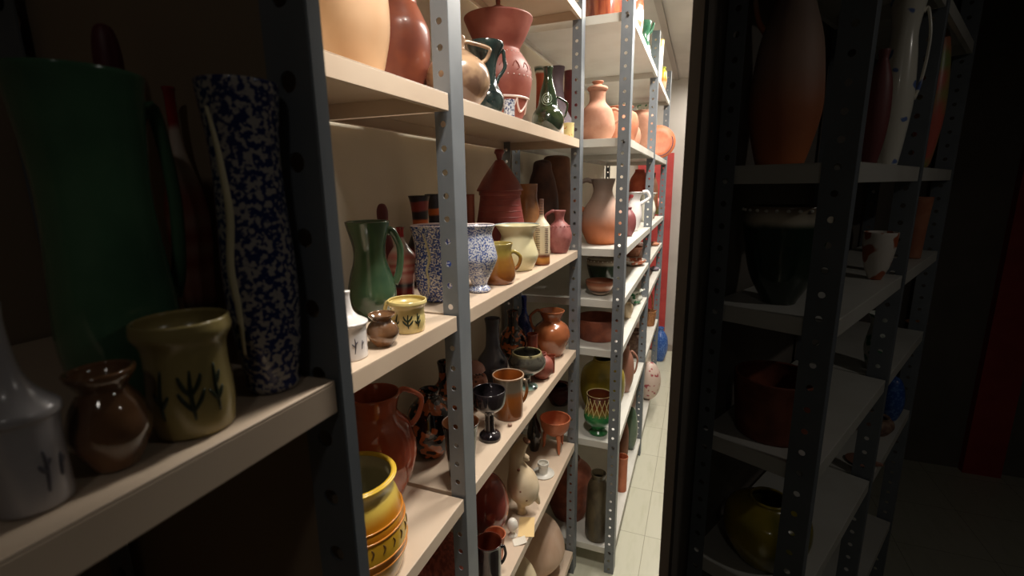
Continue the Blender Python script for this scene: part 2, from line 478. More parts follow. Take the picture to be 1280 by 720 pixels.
# dim rack on the right, set at an angle
rack = thing('shelving_rack', 'dim steel rack set at an angle behind the added right partition edge', 'shelving', (.227, .935, FLOOR), -radians(26))
for i, y in enumerate((0, .62, 1.24)):
    post(rack, 0, y, 0, PZ1, .048, .022, 1, True, .02)
    post(rack, -.225, y, 0, PZ1, .034, .022, -1, True)
for z in up_([.42, .03, -.24, -.527, -.83, -1.3]):
    for y0, y1 in ((.006, .614), (.626, 1.234)): shelf(rack, -.221, -.003, y0, y1, z, M_SHELF2, .034)

# ------------------------------------------------------------------ glazes and clays
TERRA = mat('terracotta', (168, 104, 76), (184, 124, 94), scale=18, rough=.75, bump=.15)
TERRA_D = mat('dark_terracotta', (120, 62, 44), (146, 80, 56), scale=20, rough=.6, bump=.15)
TERRA_P = mat('pale_terracotta', (178, 126, 102), (188, 138, 114), scale=25, rough=.8, bump=.1)
ORANGE = mat('orange_clay', (202, 120, 82), (190, 106, 70), scale=20, rough=.5)
GREEN = mat('green_glaze', (66, 90, 64), (50, 74, 54), scale=14, rough=.12, coat=.6)
GREEN_B = mat('bright_green_glaze', (58, 124, 72), (34, 92, 52), scale=25, rough=.15, coat=.5)
TEAL = mat('black_green_glaze', (28, 38, 38), (42, 58, 56), scale=20, rough=.12, coat=.6)
OLIVE = mat('olive_green_glaze', (46, 58, 34), (28, 44, 32), scale=25, rough=.1, coat=.7)
SPECK = mat('blue_speckled_glaze', (214, 210, 206), (50, 70, 138), scale=260, rough=.2, coat=.4, lo=.42, hi=.52, detail=4)
SPECK2 = mat('pale_blue_speckled_glaze', (206, 208, 214), (70, 92, 154), scale=280, rough=.2, coat=.4, lo=.50, hi=.55, detail=4)
SPECKN = mat('dense_blue_speckled_glaze', (160, 154, 148), (34, 44, 92), scale=330, rough=.25, coat=.3, lo=.46, hi=.51, detail=4)  # speckled glaze copy, whites darkened to stand for dim light
RIMW = mat('pinkish_white_rim', (226, 206, 200), rough=.3)
CREAMD = mat('cream_drip', (206, 196, 160), rough=.3)
TAN = mat('tan_clay', (208, 172, 136), (198, 160, 124), scale=8, rough=.6)
RUST = mat('rust_red_burnish', (136, 76, 62), (160, 90, 66), scale=12, rough=.32, coat=.15)
MOTTLE = mat('mottled_tan_burnish', (176, 146, 116), (110, 86, 72), scale=16, rough=.22, coat=.3)
REDCLAY = mat('red_clay', (136, 70, 58), (148, 82, 68), scale=20, rough=.5)
REDBROWN = mat('maroon_clay', (124, 54, 52), (134, 62, 58), scale=20, rough=.38)
WHITE = mat('white_glaze', (232, 228, 226), (222, 218, 218), scale=10, rough=.25, coat=.3)
LILAC = mat('grey_lilac_clay', (132, 118, 128), (108, 96, 108), scale=12, rough=.6)
BURG = mat('burgundy_clay', (112, 44, 44), (92, 36, 44), scale=12, rough=.5)
BROWNG = mat('brown_transparent_glaze', (96, 70, 52), (136, 96, 64), scale=12, rough=.1, coat=.8)
YELLOWM = mat('pale_yellow_glaze', (220, 200, 130), (226, 208, 146), scale=10, rough=.25, coat=.3)
LEAF = mat('dark_leaf_paint', (40, 48, 30), rough=.4)
CREAM = mat('cream_glaze', (222, 214, 176), (212, 202, 160), scale=8, rough=.3, coat=.2)
AMBER = mat('amber_brown_glaze', (150, 88, 30), (104, 56, 22), scale=18, rough=.12, coat=.6, ramp=[(0, (150, 86, 40)), (.55, (140, 96, 40)), (.8, (150, 130, 60)), (1, (168, 150, 84))], lo=.5, hi=.75)
BRJUG = mat('tan_brown_glaze', (150, 104, 66), (116, 76, 46), scale=12, rough=.15, coat=.5)
BANDED = mat('banded_bottle_glaze', (210, 190, 160), ramp=[(0, (120, 60, 30)), (.1, (190, 130, 60)), (.14, (110, 56, 36)), (.2, (216, 198, 166)), (.72, (222, 206, 178)), (.8, (150, 110, 90)), (1, (90, 60, 50))], rough=.4)
PINKC = mat('pinkish_red_clay', (156, 98, 94), (136, 76, 74), scale=40, rough=.5, bump=.4, bscale=120)
ROSE = mat('pale_rosette_clay', (200, 160, 140), (180, 136, 116), scale=60, rough=.6, bump=.5, bscale=150)
DBROWN = mat('dark_brown_clay', (86, 52, 38), (62, 38, 30), scale=14, rough=.6)
MBROWN = mat('mid_brown_clay', (130, 84, 58), (104, 64, 44), scale=10, rough=.6)
YEL = mat('amber_yellow_glaze', (216, 168, 44), (196, 128, 28), scale=10, rough=.25, coat=.4,
          ramp=[(0, (214, 180, 110)), (.18, (212, 170, 80)), (.25, (190, 120, 24)), (.31, (190, 118, 24)), (.34, (212, 170, 50)), (.50, (206, 160, 44)), (.56, (184, 110, 20)), (.62, (206, 140, 34)), (.66, (190, 120, 24)), (.8, (214, 184, 84)), (.92, (216, 204, 150)), (1, (226, 188, 60))], lo=.55, hi=.9)
YELIN = mat('pale_inner_glaze', (176, 170, 140), rough=.3)
REDG = mat('red_brown_glaze', (188, 98, 70), (160, 76, 54), scale=8, rough=.12, coat=.6)
BLACK = mat('black_glaze', (20, 16, 18), (34, 26, 28), scale=20, rough=.08, coat=.8)
BLACKO = mat('black_glaze_with_orange', (26, 20, 20), (176, 96, 52), scale=48, rough=.12, coat=.7, lo=.52, hi=.57, detail=1)
PEWTER = mat('dark_pewter_glaze', (56, 50, 54), (34, 30, 34), scale=14, rough=.1, coat=.8, metal=.3)
SLATE = mat('slate_blue_glaze', (82, 88, 104), (52, 56, 68), scale=10, rough=.12, coat=.6)
BROMUG = mat('orange_brown_salt_glaze', (142, 82, 34), (120, 66, 30), scale=16, rough=.2, coat=.4, ramp=[(0, (120, 72, 38)), (.5, (150, 86, 36)), (.62, (130, 90, 58)), (.7, (116, 104, 88)), (.93, (120, 108, 92)), (1, (176, 140, 110))], lo=.5, hi=.8)
BLUE = mat('cobalt_blue_glaze', (24, 44, 110), (120, 150, 200), scale=120, rough=.15, coat=.6, lo=.62, hi=.70)
OREW = mat('orange_burnished_clay', (166, 98, 60), (138, 78, 48), scale=10, rough=.2, coat=.5)
COPPER = mat('coppery_red_glaze', (140, 66, 46), (96, 44, 34), scale=20, rough=.18, coat=.5)
BLUEFL = mat('blue_painted_white_glaze', (200, 204, 210), (54, 66, 110), scale=220, rough=.3, lo=.5, hi=.56)
PINKST = mat('pink_white_striped_glaze', (214, 150, 140), ramp=[(0, (130, 34, 30)), (.12, (150, 50, 46)), (.2, (60, 60, 70)), (.27, (210, 140, 130)), (.33, (222, 160, 150)), (.38, (196, 100, 96)), (.43, (222, 164, 152)), (.48, (200, 108, 102)), (.53, (226, 174, 160)), (.60, (214, 130, 120)), (.72, (214, 196, 180)), (.85, (220, 200, 186)), (.88, (170, 40, 40)), (1, (150, 40, 40))], rough=.2, coat=.4)
TWIN = mat('black_vase_with_red_bands', (26, 22, 24), ramp=[(0, (24, 20, 22)), (.40, (110, 40, 26)), (.46, (30, 22, 22)), (.60, (26, 22, 24)), (.64, (196, 98, 40)), (.72, (196, 98, 40)), (.75, (28, 22, 22)), (.82, (28, 24, 24)), (.85, (134, 48, 34)), (.93, (126, 44, 32)), (.95, (26, 22, 24)), (1, (24, 20, 22))], rough=.3)
TWIN2 = mat('dark_grey_vase_with_orange_band', (52, 50, 54), ramp=[(0, (44, 40, 44)), (.74, (44, 42, 46)), (.77, (200, 106, 44)), (.83, (200, 106, 44)), (.85, (56, 54, 58)), (1, (58, 56, 60))], rough=.3)
GREYOR = mat('smoked_orange_clay', (184, 110, 70), ramp=[(0, (196, 112, 62)), (.22, (190, 114, 76)), (.5, (176, 140, 122)), (.75, (150, 126, 112)), (1, (120, 104, 94))], rough=.6, bump=.35, bscale=40)
FLORAL = mat('white_glaze_with_blue_flowers', (236, 232, 218), (108, 132, 190), scale=34, rough=.25, coat=.3, lo=.63, hi=.68, detail=1)
MELON = mat('pink_and_green_glaze', (214, 110, 96), (150, 160, 96), scale=12, rough=.35, lo=.45, hi=.62, detail=1)
YGREEN = mat('mustard_green_glaze', (178, 154, 48), (124, 116, 40), scale=9, rough=.25, coat=.4, lo=.4, hi=.62, stretch=(1, 1, .35))
YBRIGHT = mat('lemon_yellow_glaze', (214, 184, 50), (190, 156, 40), scale=9, rough=.25, coat=.4)
GOBL = mat('green_goblet_glaze', (46, 120, 66), ramp=[(0, (44, 112, 62)), (.5, (50, 128, 70)), (.62, (128, 100, 40)), (.75, (120, 62, 30)), (1, (96, 44, 30))], rough=.15, coat=.5)
LATT = mat('cream_lattice_glaze', (214, 200, 140), rough=.3)
TRUNK = mat('grey_brown_bark_glaze', (96, 84, 62), (66, 56, 42), scale=20, rough=.4, bump=.8, bscale=40, stretch=(1, 1, .4))
TANTEX = mat('tan_textured_clay', (162, 134, 114), (128, 96, 84), scale=50, rough=.7, bump=.5)
WICK = mat('wicker', (176, 122, 76), (120, 74, 44), scale=160, rough=.7, bump=.9, bscale=150)
BLUEJ = mat('bright_blue_speckled_glaze', (44, 84, 160), (92, 128, 190), scale=90, rough=.3, lo=.5, hi=.6)
PALEFL = mat('pale_pink_glaze_with_red_flowers', (206, 184, 172), (160, 72, 80), scale=30, rough=.4, lo=.6, hi=.66, detail=1)
BONE = mat('bone_white_clay', (224, 206, 176), (212, 190, 156), scale=14, rough=.45)
PORC = mat('matt_white_porcelain', (224, 220, 210), rough=.4)
BEIGEG = mat('beige_gourd_clay', (206, 178, 156), (196, 164, 140), scale=8, rough=.55, stretch=(2, 2, .5))
STRAW = mat('rough_red_straw', (120, 58, 44), (158, 84, 66), scale=120, rough=.8, bump=1.0, bscale=120, stretch=(1, 1, .2))
WHTERR = mat('white_and_terracotta_glaze', (226, 218, 208), (176, 96, 62), scale=26, rough=.3, lo=.52, hi=.56, detail=1)
STACKB = mat('banded_bowl_glaze', (190, 140, 110), ramp=[(0, (60, 40, 32)), (.15, (196, 170, 150)), (.3, (70, 44, 36)), (.45, (170, 110, 80)), (.6, (190, 140, 110)), (.8, (150, 90, 64)), (1, (110, 70, 50))], rough=.3)
GRWH = mat('white_glaze_with_green_leaves', (222, 224, 212), (54, 130, 84), scale=36, rough=.3, lo=.56, hi=.60, detail=1)
SKINR = mat('dark_red_burnish', (176, 84, 70), (130, 62, 58), scale=10, rough=.14, coat=.6, stretch=(1, 1, .5))
CARD = mat('yellowish_card', (226, 196, 140), rough=.8)
PAPER = mat('white_paper', (226, 220, 206), rough=.8)
NG = mat('lightened_green_glaze_near', (84, 124, 94), (62, 98, 74), scale=14, rough=.15, coat=.5)  # green glaze copy lightened in colour to brighten the dim pitcher

# ------------------------------------------------------------------ outlines (radius, height)
P_PITCH = [(.55,0),(.62,.02),(.93,.15),(1,.27),(.86,.45),(.68,.6),(.66,.74),(.84,.93),(.90,1)]
P_GLOBE = [(.45,0),(.55,.02),(.9,.25),(1,.48),(.86,.72),(.5,.87),(.36,.92),(.42,1)]
P_JAR = [(.6,0),(.68,.03),(.93,.35),(1,.6),(.88,.82),(.62,.9),(.6,.94),(.72,1)]
P_BIG = [(.6,0),(.66,.02),(.95,.35),(1,.6),(.9,.8),(.5,.95),(.45,1)]
P_BOTTLE = [(.55,0),(.65,.02),(.95,.2),(1,.33),(.8,.5),(.38,.65),(.28,.8),(.34,1)]
P_LONGNECK = [(.6,0),(.7,.02),(1,.16),(.95,.3),(.6,.42),(.32,.52),(.26,.8),(.34,1)]
P_MUG = [(.75,0),(.82,.02),(.88,.3),(.84,.6),(.86,.78),(1,.9),(.98,1)]
P_CYL = [(.85,0),(.9,.02),(.92,.5),(.95,.9),(1,1)]
P_CUP = [(.62,0),(.7,.03),(.8,.5),(.95,.95),(1,1)]
P_FLARE = [(.5,0),(.62,.03),(.84,.25),(.93,.42),(.8,.65),(.68,.8),(.85,.95),(1,1)]
P_BOWL = [(.4,0),(.45,.05),(.75,.3),(.95,.7),(1,1)]
P_GOB = [(.58,0),(.56,.04),(.32,.11),(.20,.18),(.24,.34),(.58,.44),(.93,.60),(1,.76),(.84,.93),(.78,1)]
P_CHAL = [(.60,0),(.66,.03),(.60,.10),(.42,.15),(.30,.19),(.28,.50),(.45,.56),(.88,.70),(1,.90),(.97,1)]
P_SPHERE = [(.05,0),(.5,.06),(.87,.25),(1,.5),(.87,.75),(.5,.94),(.02,1)]
P_EGG = [(.3,0),(.6,.05),(.92,.28),(1,.48),(.84,.74),(.5,.93),(.02,1)]
P_TUR = [(.6,0),(.75,.04),(.97,.25),(1,.42),(.98,.5),(.86,.75),(.80,.93),(.84,.94),(.84,1)]

# ================================================================== top shelf of the beige rack
pot('storage_jar', 'jar', 'large smooth tan jar at the left end of the top shelf, cut by the frame', (-0.530,0.686,0.162),0.194,0.0553, P_BIG, TAN)
pot('water_jar', 'jar', 'large rust-red burnished jar between the tan jar and the front post', (-0.631,0.959,0.162),0.282,0.0688, [(.6,0),(.68,.02),(.96,.35),(1,.56),(.86,.66),(.7,.74),(.64,.78),(.66,.92),(.74,1)], RUST)
pot('round_jug', 'jug', 'round mottled tan burnished jug behind the nearest lit post on the top shelf', (-0.504,0.989,0.162),0.145,0.0683, [(.5,0),(.6,.03),(.93,.25),(1,.42),(.86,.62),(.42,.78),(.24,.84),(.26,1)], MOTTLE,
    [('handle', 5, .66, .93, .22, .07)])
pot('dark_jug', 'jug', 'small black-green jug with flared neck in front of the lidded red jar', (-0.530,1.197,0.162),0.186,0.0469, [(.55,0),(.66,.03),(.92,.2),(.92,.33),(.62,.48),(.52,.6),(.62,.78),(.95,.94),(.97,1)], TEAL,
    [('handle', 10, .5, .9, .16, .12)])
pot('lidded_vase', 'vase', 'large red clay vase with wide flaring collar, pointed lid and white relief', (-0.575,1.393,0.162),0.302,0.1055,
    [(.52,0),(.56,.02),(.66,.12),(.86,.34),(.90,.48),(.80,.60),(.60,.70),(.58,.74),(.74,.84),(.92,.98),(.94,1)], REDCLAY,
    [('lid', [(.96,0),(.9,.12),(.6,.45),(.25,.8),(.1,1)], .99, .13, .95, REDCLAY, [(.5,0),(.7,.3),(.3,.9),(.1,1)], .14, .09),
     ('studs', 'relief_beads', .46, 34, .0022, RIMW), ('studs', 'relief_beads', .68, 30, .0018, RIMW),
     ('stroke', 'white_scallops', -90, [[(k*36, .27), (k*36+5, .2), (k*36+18, .15), (k*36+31, .2), (k*36+36, .27)] for k in range(-5, 5)] + [[(-180+k*20, .275) for k in range(19)]], .0036, RIMW, 'white painted scallops'),
     ('stroke', 'relief_swirls', -90, [[(k*24, .53), (k*24+8, .58), (k*24+14, .53), (k*24+8, .5)] for k in range(-7, 8)], .0022, REDCLAY)])
pot('small_cup', 'cup', 'tiny blue and white patterned cup at the foot of the lidded red vase', (-0.450,1.149,0.162),0.039,0.0146, P_CYL, BLUEFL)
pot('green_bottle', 'bottle', 'glossy olive-green round bottle with a coiled spiral in relief', (-0.488,1.595,0.162),0.207,0.0522, [(.55,0),(.68,.02),(1,.16),(.95,.3),(.66,.42),(.58,.5),(.5,.62),(.3,.8),(.26,.9),(.32,1)], OLIVE,
    [('stroke', 'relief_spiral', -95, [[(r*3.2*cos(t_), .52 + r*.0085*sin(t_)) for r, t_ in [(1 + i*.33, i*.55) for i in range(34)]]], .0016, mat('pale_green_relief', (150, 170, 150), rough=.3)),
     ('handle', 15, .25, .55, .25, .08)])
pot('small_cup', 'cup', 'small cream cup with yellow and red flowers at the right end of the top shelf', (-0.455,1.741,0.162),0.049,0.0198, P_CYL, mat('floral_cream_glaze', (226, 210, 150), (196, 92, 60), scale=60, rough=.3, lo=.6, hi=.66))
pot('small_cup', 'cup', 'plain white small cup beside the green spiral bottle', (-0.500,1.796,0.162),0.068,0.0162, P_FLARE, WHITE)
pot('funnel_vase', 'vase', 'grey-lilac vase with narrow dark neck behind the green spiral bottle', (-0.575,2.011,0.167),0.295,0.0817, [(.6,0),(.7,.02),(1,.16),(.96,.24),(.6,.38),(.38,.55),(.28,.8),(.36,1)], LILAC)
pot('long_neck_bottle', 'bottle', 'burgundy long-necked bottle standing against the second post, top shelf', (-0.605,2.332,0.167),0.345,0.0713, [(.7,0),(.8,.03),(1,.2),(.95,.3),(.62,.45),(.48,.6),(.40,.8),(.40,1)], BURG)
pot('striped_rim_vase', 'vase', 'red vase with green and white rim at the back beside the lidded red vase', (-0.677,2.095,0.167),0.321,0.0260, [(.6,0),(.7,.3),(.6,.8),(.8,.93),(1,1)], mat('striped_bowl_glaze', (200, 200, 190), ramp=[(0, (150, 60, 40)), (.9, (190, 90, 60)), (.93, (220, 216, 200)), (.96, (60, 90, 80)), (1, (200, 200, 190))], rough=.3))
pot('brown_bottle', 'bottle', 'tall dark brown bottle just right of the nearest lit post, top shelf', (-0.680,1.342,0.162),0.411,0.0207, P_BOTTLE, DBROWN)

# ================================================================== eye-level shelf of the beige rack
pot('green_pitcher', 'pitcher', 'glossy dark green pitcher with handle on the lit middle shelf', (-0.584,0.750,-0.249),0.185,0.0458, P_PITCH, GREEN,
    [('handle', 0, .34, .88, .28, .12, 1.5)])
pot('red_bottle', 'bottle', 'dark red bottle with rounded stopper at the back behind the green pitcher', (-0.675,0.923,-0.249),0.212,0.0250, [(.7,0),(.8,.02),(1,.3),(.8,.55),(.5,.7),(.48,.8),(.5,.92),(.3,.985),(.02,1)], BURG, hollow=False)
pot('striped_bottle', 'bottle', 'pink, white and red striped bottle half hidden by the green pitcher handle', (-0.620,0.908,-0.249),0.160,0.0326, [(.6,0),(.7,.02),(.8,.3),(1,.5),(.9,.62),(.5,.74),(.26,.84),(.24,.97),(.3,1)], PINKST)
pot('banded_vase', 'vase', 'black vase with red and orange bands, left of the pair against the wall', (-0.655,1.050,-0.249),0.225,0.0379, [(.7,0),(.8,.02),(1,.25),(.9,.45),(.55,.62),(.52,.78),(.6,.92),(.72,1)], TWIN)
pot('banded_vase', 'vase', 'grey-black vase with one orange band, right of the pair against the wall', (-0.663,1.142,-0.249),0.227,0.0387, [(.7,0),(.8,.02),(1,.25),(.9,.45),(.55,.62),(.52,.78),(.6,.92),(.72,1)], TWIN2)
pot('speckled_vase', 'vase', 'blue and white speckled vase with cream drip, left of the nearest lit post', (-0.540,0.920,-0.249),0.164,0.0526, [(.66,0),(.72,.03),(.70,.06),(.86,.2),(.92,.4),(.84,.62),(.86,.8),(.98,.96),(1,1)], SPECK,
    [('rim', RIMW, .0026),
     ('stroke', 'cream_drip', -120, [[(0, .92), (8, .75), (14, .6), (6, .45), (10, .3), (4, .15)]], .003, CREAMD, 'cream drip of glaze')])
pot('speckled_vase', 'vase', 'paler blue speckled vase with round belly and foot, right of the nearest lit post', (-0.484,1.025,-0.249),0.158,0.0437, [(.55,0),(.62,.03),(.5,.08),(.42,.12),(.7,.28),(.98,.46),(1,.56),(.84,.74),(.74,.86),(.86,.96),(.94,1)], SPECK2, [('rim', RIMW, .0018)])
pot('lidded_jar', 'jar', 'white lidded jar with tall conical top and painted sprigs, left edge of middle shelf', (-0.477,0.550,-0.249),0.052,0.0283, [(.85,0),(.9,.03),(.9,.5),(.92,.9),(1,1)], WHITE,
    [('lid', [(1,0),(1,.06),(.85,.12),(.5,.25),(.28,.45),(.2,.8),(.24,1)], .99, .95, 1.02, WHITE),
     ('stroke', 'painted_sprigs', -75, [[(0, .2), (4, .45), (2, .65)], [(2, .45), (12, .55)], [(2, .4), (-8, .5)], [(26, .3), (30, .55)], [(28, .42), (36, .5)]], .0010, mat('grey_sprig_paint', (90, 88, 96), rough=.5))])
pot('squat_jar', 'jar', 'small glossy brown glazed jar between white jar and yellow mug', (-0.463,0.613,-0.249),0.051,0.0260, [(.5,0),(.6,.03),(.95,.3),(1,.45),(.85,.65),(.6,.8),(.62,.85),(.8,.95),(.84,1)], BROWNG)
LEAFS = [[(0, .18), (-2, .4), (0, .62)], [(-1, .25), (10, .36), (16, .44)], [(-1, .4), (9, .5), (14, .58)], [(-1, .25), (-12, .36), (-18, .44)], [(-1, .38), (-11, .48), (-16, .58)],
         [(34, .2), (32, .42), (34, .64)], [(33, .3), (43, .42)], [(33, .3), (22, .42)], [(33, .44), (42, .56)], [(-40, .2), (-42, .42), (-38, .64)], [(-41, .3), (-31, .42)], [(-41, .32), (-52, .44)]]
pot('yellow_mug', 'mug', 'pale yellow mug painted with dark green leaves, lit middle shelf', (-0.470,0.696,-0.249),0.055,0.0345, P_MUG, YELLOWM,
    [('rim', mat('dark_rim_line', (70, 56, 44), rough=.4), .0008), ('stroke', 'painted_leaves', -90, LEAFS, .0016, LEAF, 'dark green painted leaves'), ('handle', 150, .3, .85, .35, .12)])
pot('lidded_tureen', 'jar', 'ribbed maroon lidded tureen with tall cone lid at the back of the middle shelf', (-0.610,1.466,-0.249),0.232,0.0816, P_TUR, REDBROWN,
    [('lid', [(.86,0),(.92,.02),(.9,.08),(.6,.5),(.2,.95),(.15,1)], .99, .42, 1.0, REDBROWN, [(.4,0),(.7,.5),(1,.7),(.8,1)], .15, .2),
     ('stroke', 'incised_ribs', -90, [[(k, h) for k in range(-120, 121, 20)] for h in (.55, .64, .72, .8, .88)], .0011, REDBROWN),
     ('stroke', 'relief_loops', -90, [[(k*22-6, .3), (k*22-4, .42), (k*22+4, .42), (k*22+6, .3)] for k in range(-5, 6)], .0016, REDBROWN)])
pot('red_cylinder_vase', 'vase', 'narrow plain red vase left of the maroon tureen', (-0.690,1.411,-0.249),0.221,0.0130, P_CYL, REDCLAY)
pot('cream_vase', 'vase', 'cream glazed vase with flared rim in front of the maroon tureen', (-0.505,1.340,-0.249),0.133,0.0695, [(.62,0),(.7,.04),(.9,.28),(.88,.42),(.72,.66),(.70,.8),(.86,.94),(1,1)], CREAM, [('rim', mat('pale_blue_rim', (150, 172, 180), rough=.3), .0018)])
pot('amber_mug', 'mug', 'amber-brown glazed mug with handle at the front of the middle shelf', (-0.479,1.134,-0.249),0.103,0.0436, [(.8,0),(.9,.04),(1,.2),(.95,.45),(.8,.7),(.78,.85),(.86,1)], AMBER,
    [('handle', 15, .3, .75, .35, .13)])
pot('brown_jug', 'jug', 'glossy tan-brown jug behind the cream vase', (-0.600,1.686,-0.249),0.251,0.0591, [(.6,0),(.7,.03),(1,.35),(.9,.6),(.72,.8),(.75,1)], BRJUG)
pot('banded_bottle', 'bottle', 'slim white and brown banded bottle beside the cream vase', (-0.462,1.445,-0.249),0.204,0.0264, [(.9,0),(1,.02),(1,.1),(1,.55),(.9,.62),(.35,.72),(.27,.8),(.26,.98),(.3,1)], BANDED,
    [('stroke', 'dark_rungs', -90, [[(-46, h), (-10, h)] for h in [.2 + .028*i for i in range(14)]], .0012, DBROWN, 'column of short dark rungs'), ('stroke', 'dark_rungs', -90, [[(22, h), (52, h)] for h in [.2 + .028*i for i in range(14)]] + [[(-60, h), (60, h)] for h in (.78, .82, .86, .9, .94)], .0012, DBROWN, 'rows of short dark rungs')])
pot('relief_ewer', 'ewer', 'pinkish-red ewer with pale rosette relief, near the second post', (-0.481,1.721,-0.249),0.155,0.0456, [(.55,0),(.7,.04),(.98,.3),(1,.45),(.8,.64),(.42,.75),(.36,.84),(.5,1)], PINKC,
    [('handle', 180, .58, .97, .25, .14), ('studs', 'relief_beads', .64, 16, .0035, PINKC),
     ('custom', 'rosette', (lambda b: (ball(b, (.019, -.013, .040), .016, 1.3, 20), b)[1])(bmesh.new()), ROSE)])
pot('hooded_vessel', 'vessel', 'very dark brown hooded vessel at the back, left of the tall brown one', (-0.631,1.986,-0.249),0.352,0.0681, [(.9,0),(1,.04),(1,.5),(.8,.75),(.62,.86),(.5,.97),(.02,1)], DBROWN, hollow=False)
pot('hooded_vessel', 'vessel', 'tall mid-brown round-topped vessel at the back beside the second post', (-0.628,2.190,-0.249),0.378,0.0740, [(.9,0),(.96,.04),(.98,.4),(.86,.7),(.84,.9),(.7,.985),(.02,1)], MBROWN, hollow=False)

# ================================================================== shelf below eye level
pot('yellow_jug', 'jug', 'large amber-yellow ringed jug at the bottom left corner, nearest on the lower shelf', (-0.520,0.577,-0.654),0.178,0.0841, [(.8,0),(.88,.02),(1,.3),(.98,.55),(.88,.75),(.78,.88),(.84,.97),(.88,1)], YEL,
    [('handle', 98, .35, .93, .25, .10, 1.4, None, .24), ('rim', mat('amber_rim', (214, 176, 60), rough=.25), .004),
     ('stroke', 'raised_rings', -90, [[(k, h) for k in range(-180, 181, 20)] for h in (.24, .33, .55, .64)], .0018, mat('ring_amber', (196, 122, 28), rough=.3, coat=.3)),
     ('stroke', 'stamped_marks', -90, [[(k*14-2, .41), (k*14+1, .46), (k*14-1, .50)] for k in range(-8, 9)], .0016, mat('stamp_brown', (90, 62, 20), rough=.5))], inner=YELIN)
pot('red_pitcher', 'pitcher', 'large glossy red-brown pitcher with dark mouth behind the yellow jug', (-0.606,0.759,-0.654),0.235,0.0794, [(.5,0),(.6,.02),(.94,.3),(1,.5),(.86,.68),(.6,.8),(.56,.86),(.66,1)], REDG,
    [('handle', 10, .62, .97, .30, .085)])
pot('patterned_vase', 'vase', 'glossy black round vase with orange petal pattern, left of the nearest lit post', (-0.588,0.942,-0.654),0.169,0.0605, P_GLOBE, BLACKO)
pot('tall_dark_vase', 'vase', 'tall dark vase in shadow behind the orange-petal vase', (-0.636,1.107,-0.654),0.176,0.0648, P_BOTTLE, BLACKO)
pot('black_beaker', 'beaker', 'tall plain black beaker half hidden by the nearest lit post', (-0.478,0.890,-0.654),0.129,0.0430, [(.68,0),(.72,.03),(.78,.4),(.9,.85),(1,1)], BLACK, inner=mat('dark_brown_inner', (92, 54, 30), rough=.3))
pot('black_chalice', 'goblet', 'black glazed chalice on a domed foot, right of the nearest lit post', (-0.481,1.057,-0.654),0.136,0.0450, P_CHAL, PEWTER)
pot('patterned_jug', 'jug', 'small pinkish patterned jug with scalloped cap behind the black chalice', (-0.596,1.213,-0.654),0.117,0.0383, P_JAR, mat('pink_patterned_glaze', (170, 116, 96), (70, 40, 34), scale=50, rough=.3, lo=.55, hi=.6),
    [('lid', [(1,0),(1.04,.1),(.8,.6),(.3,1)], .99, .25, .8, mat('pinkish_cap', (176, 130, 120), rough=.25, coat=.4)), ('studs', 'scallops', .97, 16, .0025, RIMW)])
pot('slate_bottle', 'bottle', 'slate-blue round bottle with dark tall neck behind the chalice', (-0.628,1.422,-0.654),0.217,0.0544, [(.6,0),(.7,.02),(1,.2),(.96,.34),(.6,.48),(.46,.58),(.42,.85),(.5,1)], SLATE)
pot('brown_mug', 'mug', 'orange-brown salt-glazed mug with grey collar and handle', (-0.482,1.194,-0.654),0.125,0.0461, [(.86,0),(.9,.03),(.92,.4),(.9,.7),(.94,.9),(1,1)], BROMUG,
    [('handle', 12, .3, .8, .28, .12), ('rim', mat('tan_rim', (176, 148, 122), rough=.4), .0016)], inner=mat('orange_brown_inner', (150, 82, 32), rough=.3))
pot('dark_goblet', 'goblet', 'dark silvery goblet with wide black mouth and green-white foot', (-0.497,1.398,-0.654),0.122,0.0616, P_GOB, mat('dark_silver_glaze', (70, 70, 64), (40, 36, 34), scale=40, rough=.1, coat=.8, ramp=[(0, (200, 214, 200)), (.09, (120, 160, 150)), (.16, (50, 44, 40)), (.9, (74, 72, 64)), (1, (150, 140, 100))], lo=.55, hi=.7))
pot('blue_bottle', 'bottle', 'deep cobalt-blue speckled bottle at the back of the lower shelf', (-0.660,1.825,-0.654),0.202,0.0369, P_BOTTLE, BLUE)
pot('orange_ewer', 'ewer', 'orange burnished ewer with square loop handle at the far end of the shelf', (-0.510,1.724,-0.654),0.178,0.0714, [(.5,0),(.6,.03),(.95,.35),(1,.5),(.85,.66),(.55,.76),(.5,.82),(.7,1)], OREW,
    [('handle', 180, .58, .99, .2, .09)])
pot('copper_vase', 'vase', 'small coppery red vase in front of the orange ewer', (-0.537,1.572,-0.654),0.128,0.0204, P_CYL, COPPER)
pot('small_cup', 'cup', 'tiny reddish openwork cup at the front edge by the orange ewer', (-0.463,1.549,-0.654),0.062,0.0184, P_CYL, COPPER)
pot('red_jug', 'jug', 'small red burnished jug just right of the dark goblet', (-0.477,1.492,-0.654),0.089,0.0413, P_GLOBE, REDCLAY)
pot('petal_vase', 'vase', 'dark vase with orange petal tips behind the silvery goblet', (-0.615,1.579,-0.654),0.206,0.0532, [(.55,0),(.65,.03),(.98,.3),(1,.45),(.7,.62),(.4,.72),(.36,.9),(.42,1)], BLACKO)
bm = bmesh.new(); revolve(bm, [(.006, 0), (.0065, .005), (.0055, .007)], 14)
stub = tag(obj('clay_fragment', bm, TANTEX), 'tiny rough clay fragment lying beside the black chalice', 'fragment'); stub.location = (-.455, 1.135, -.654)

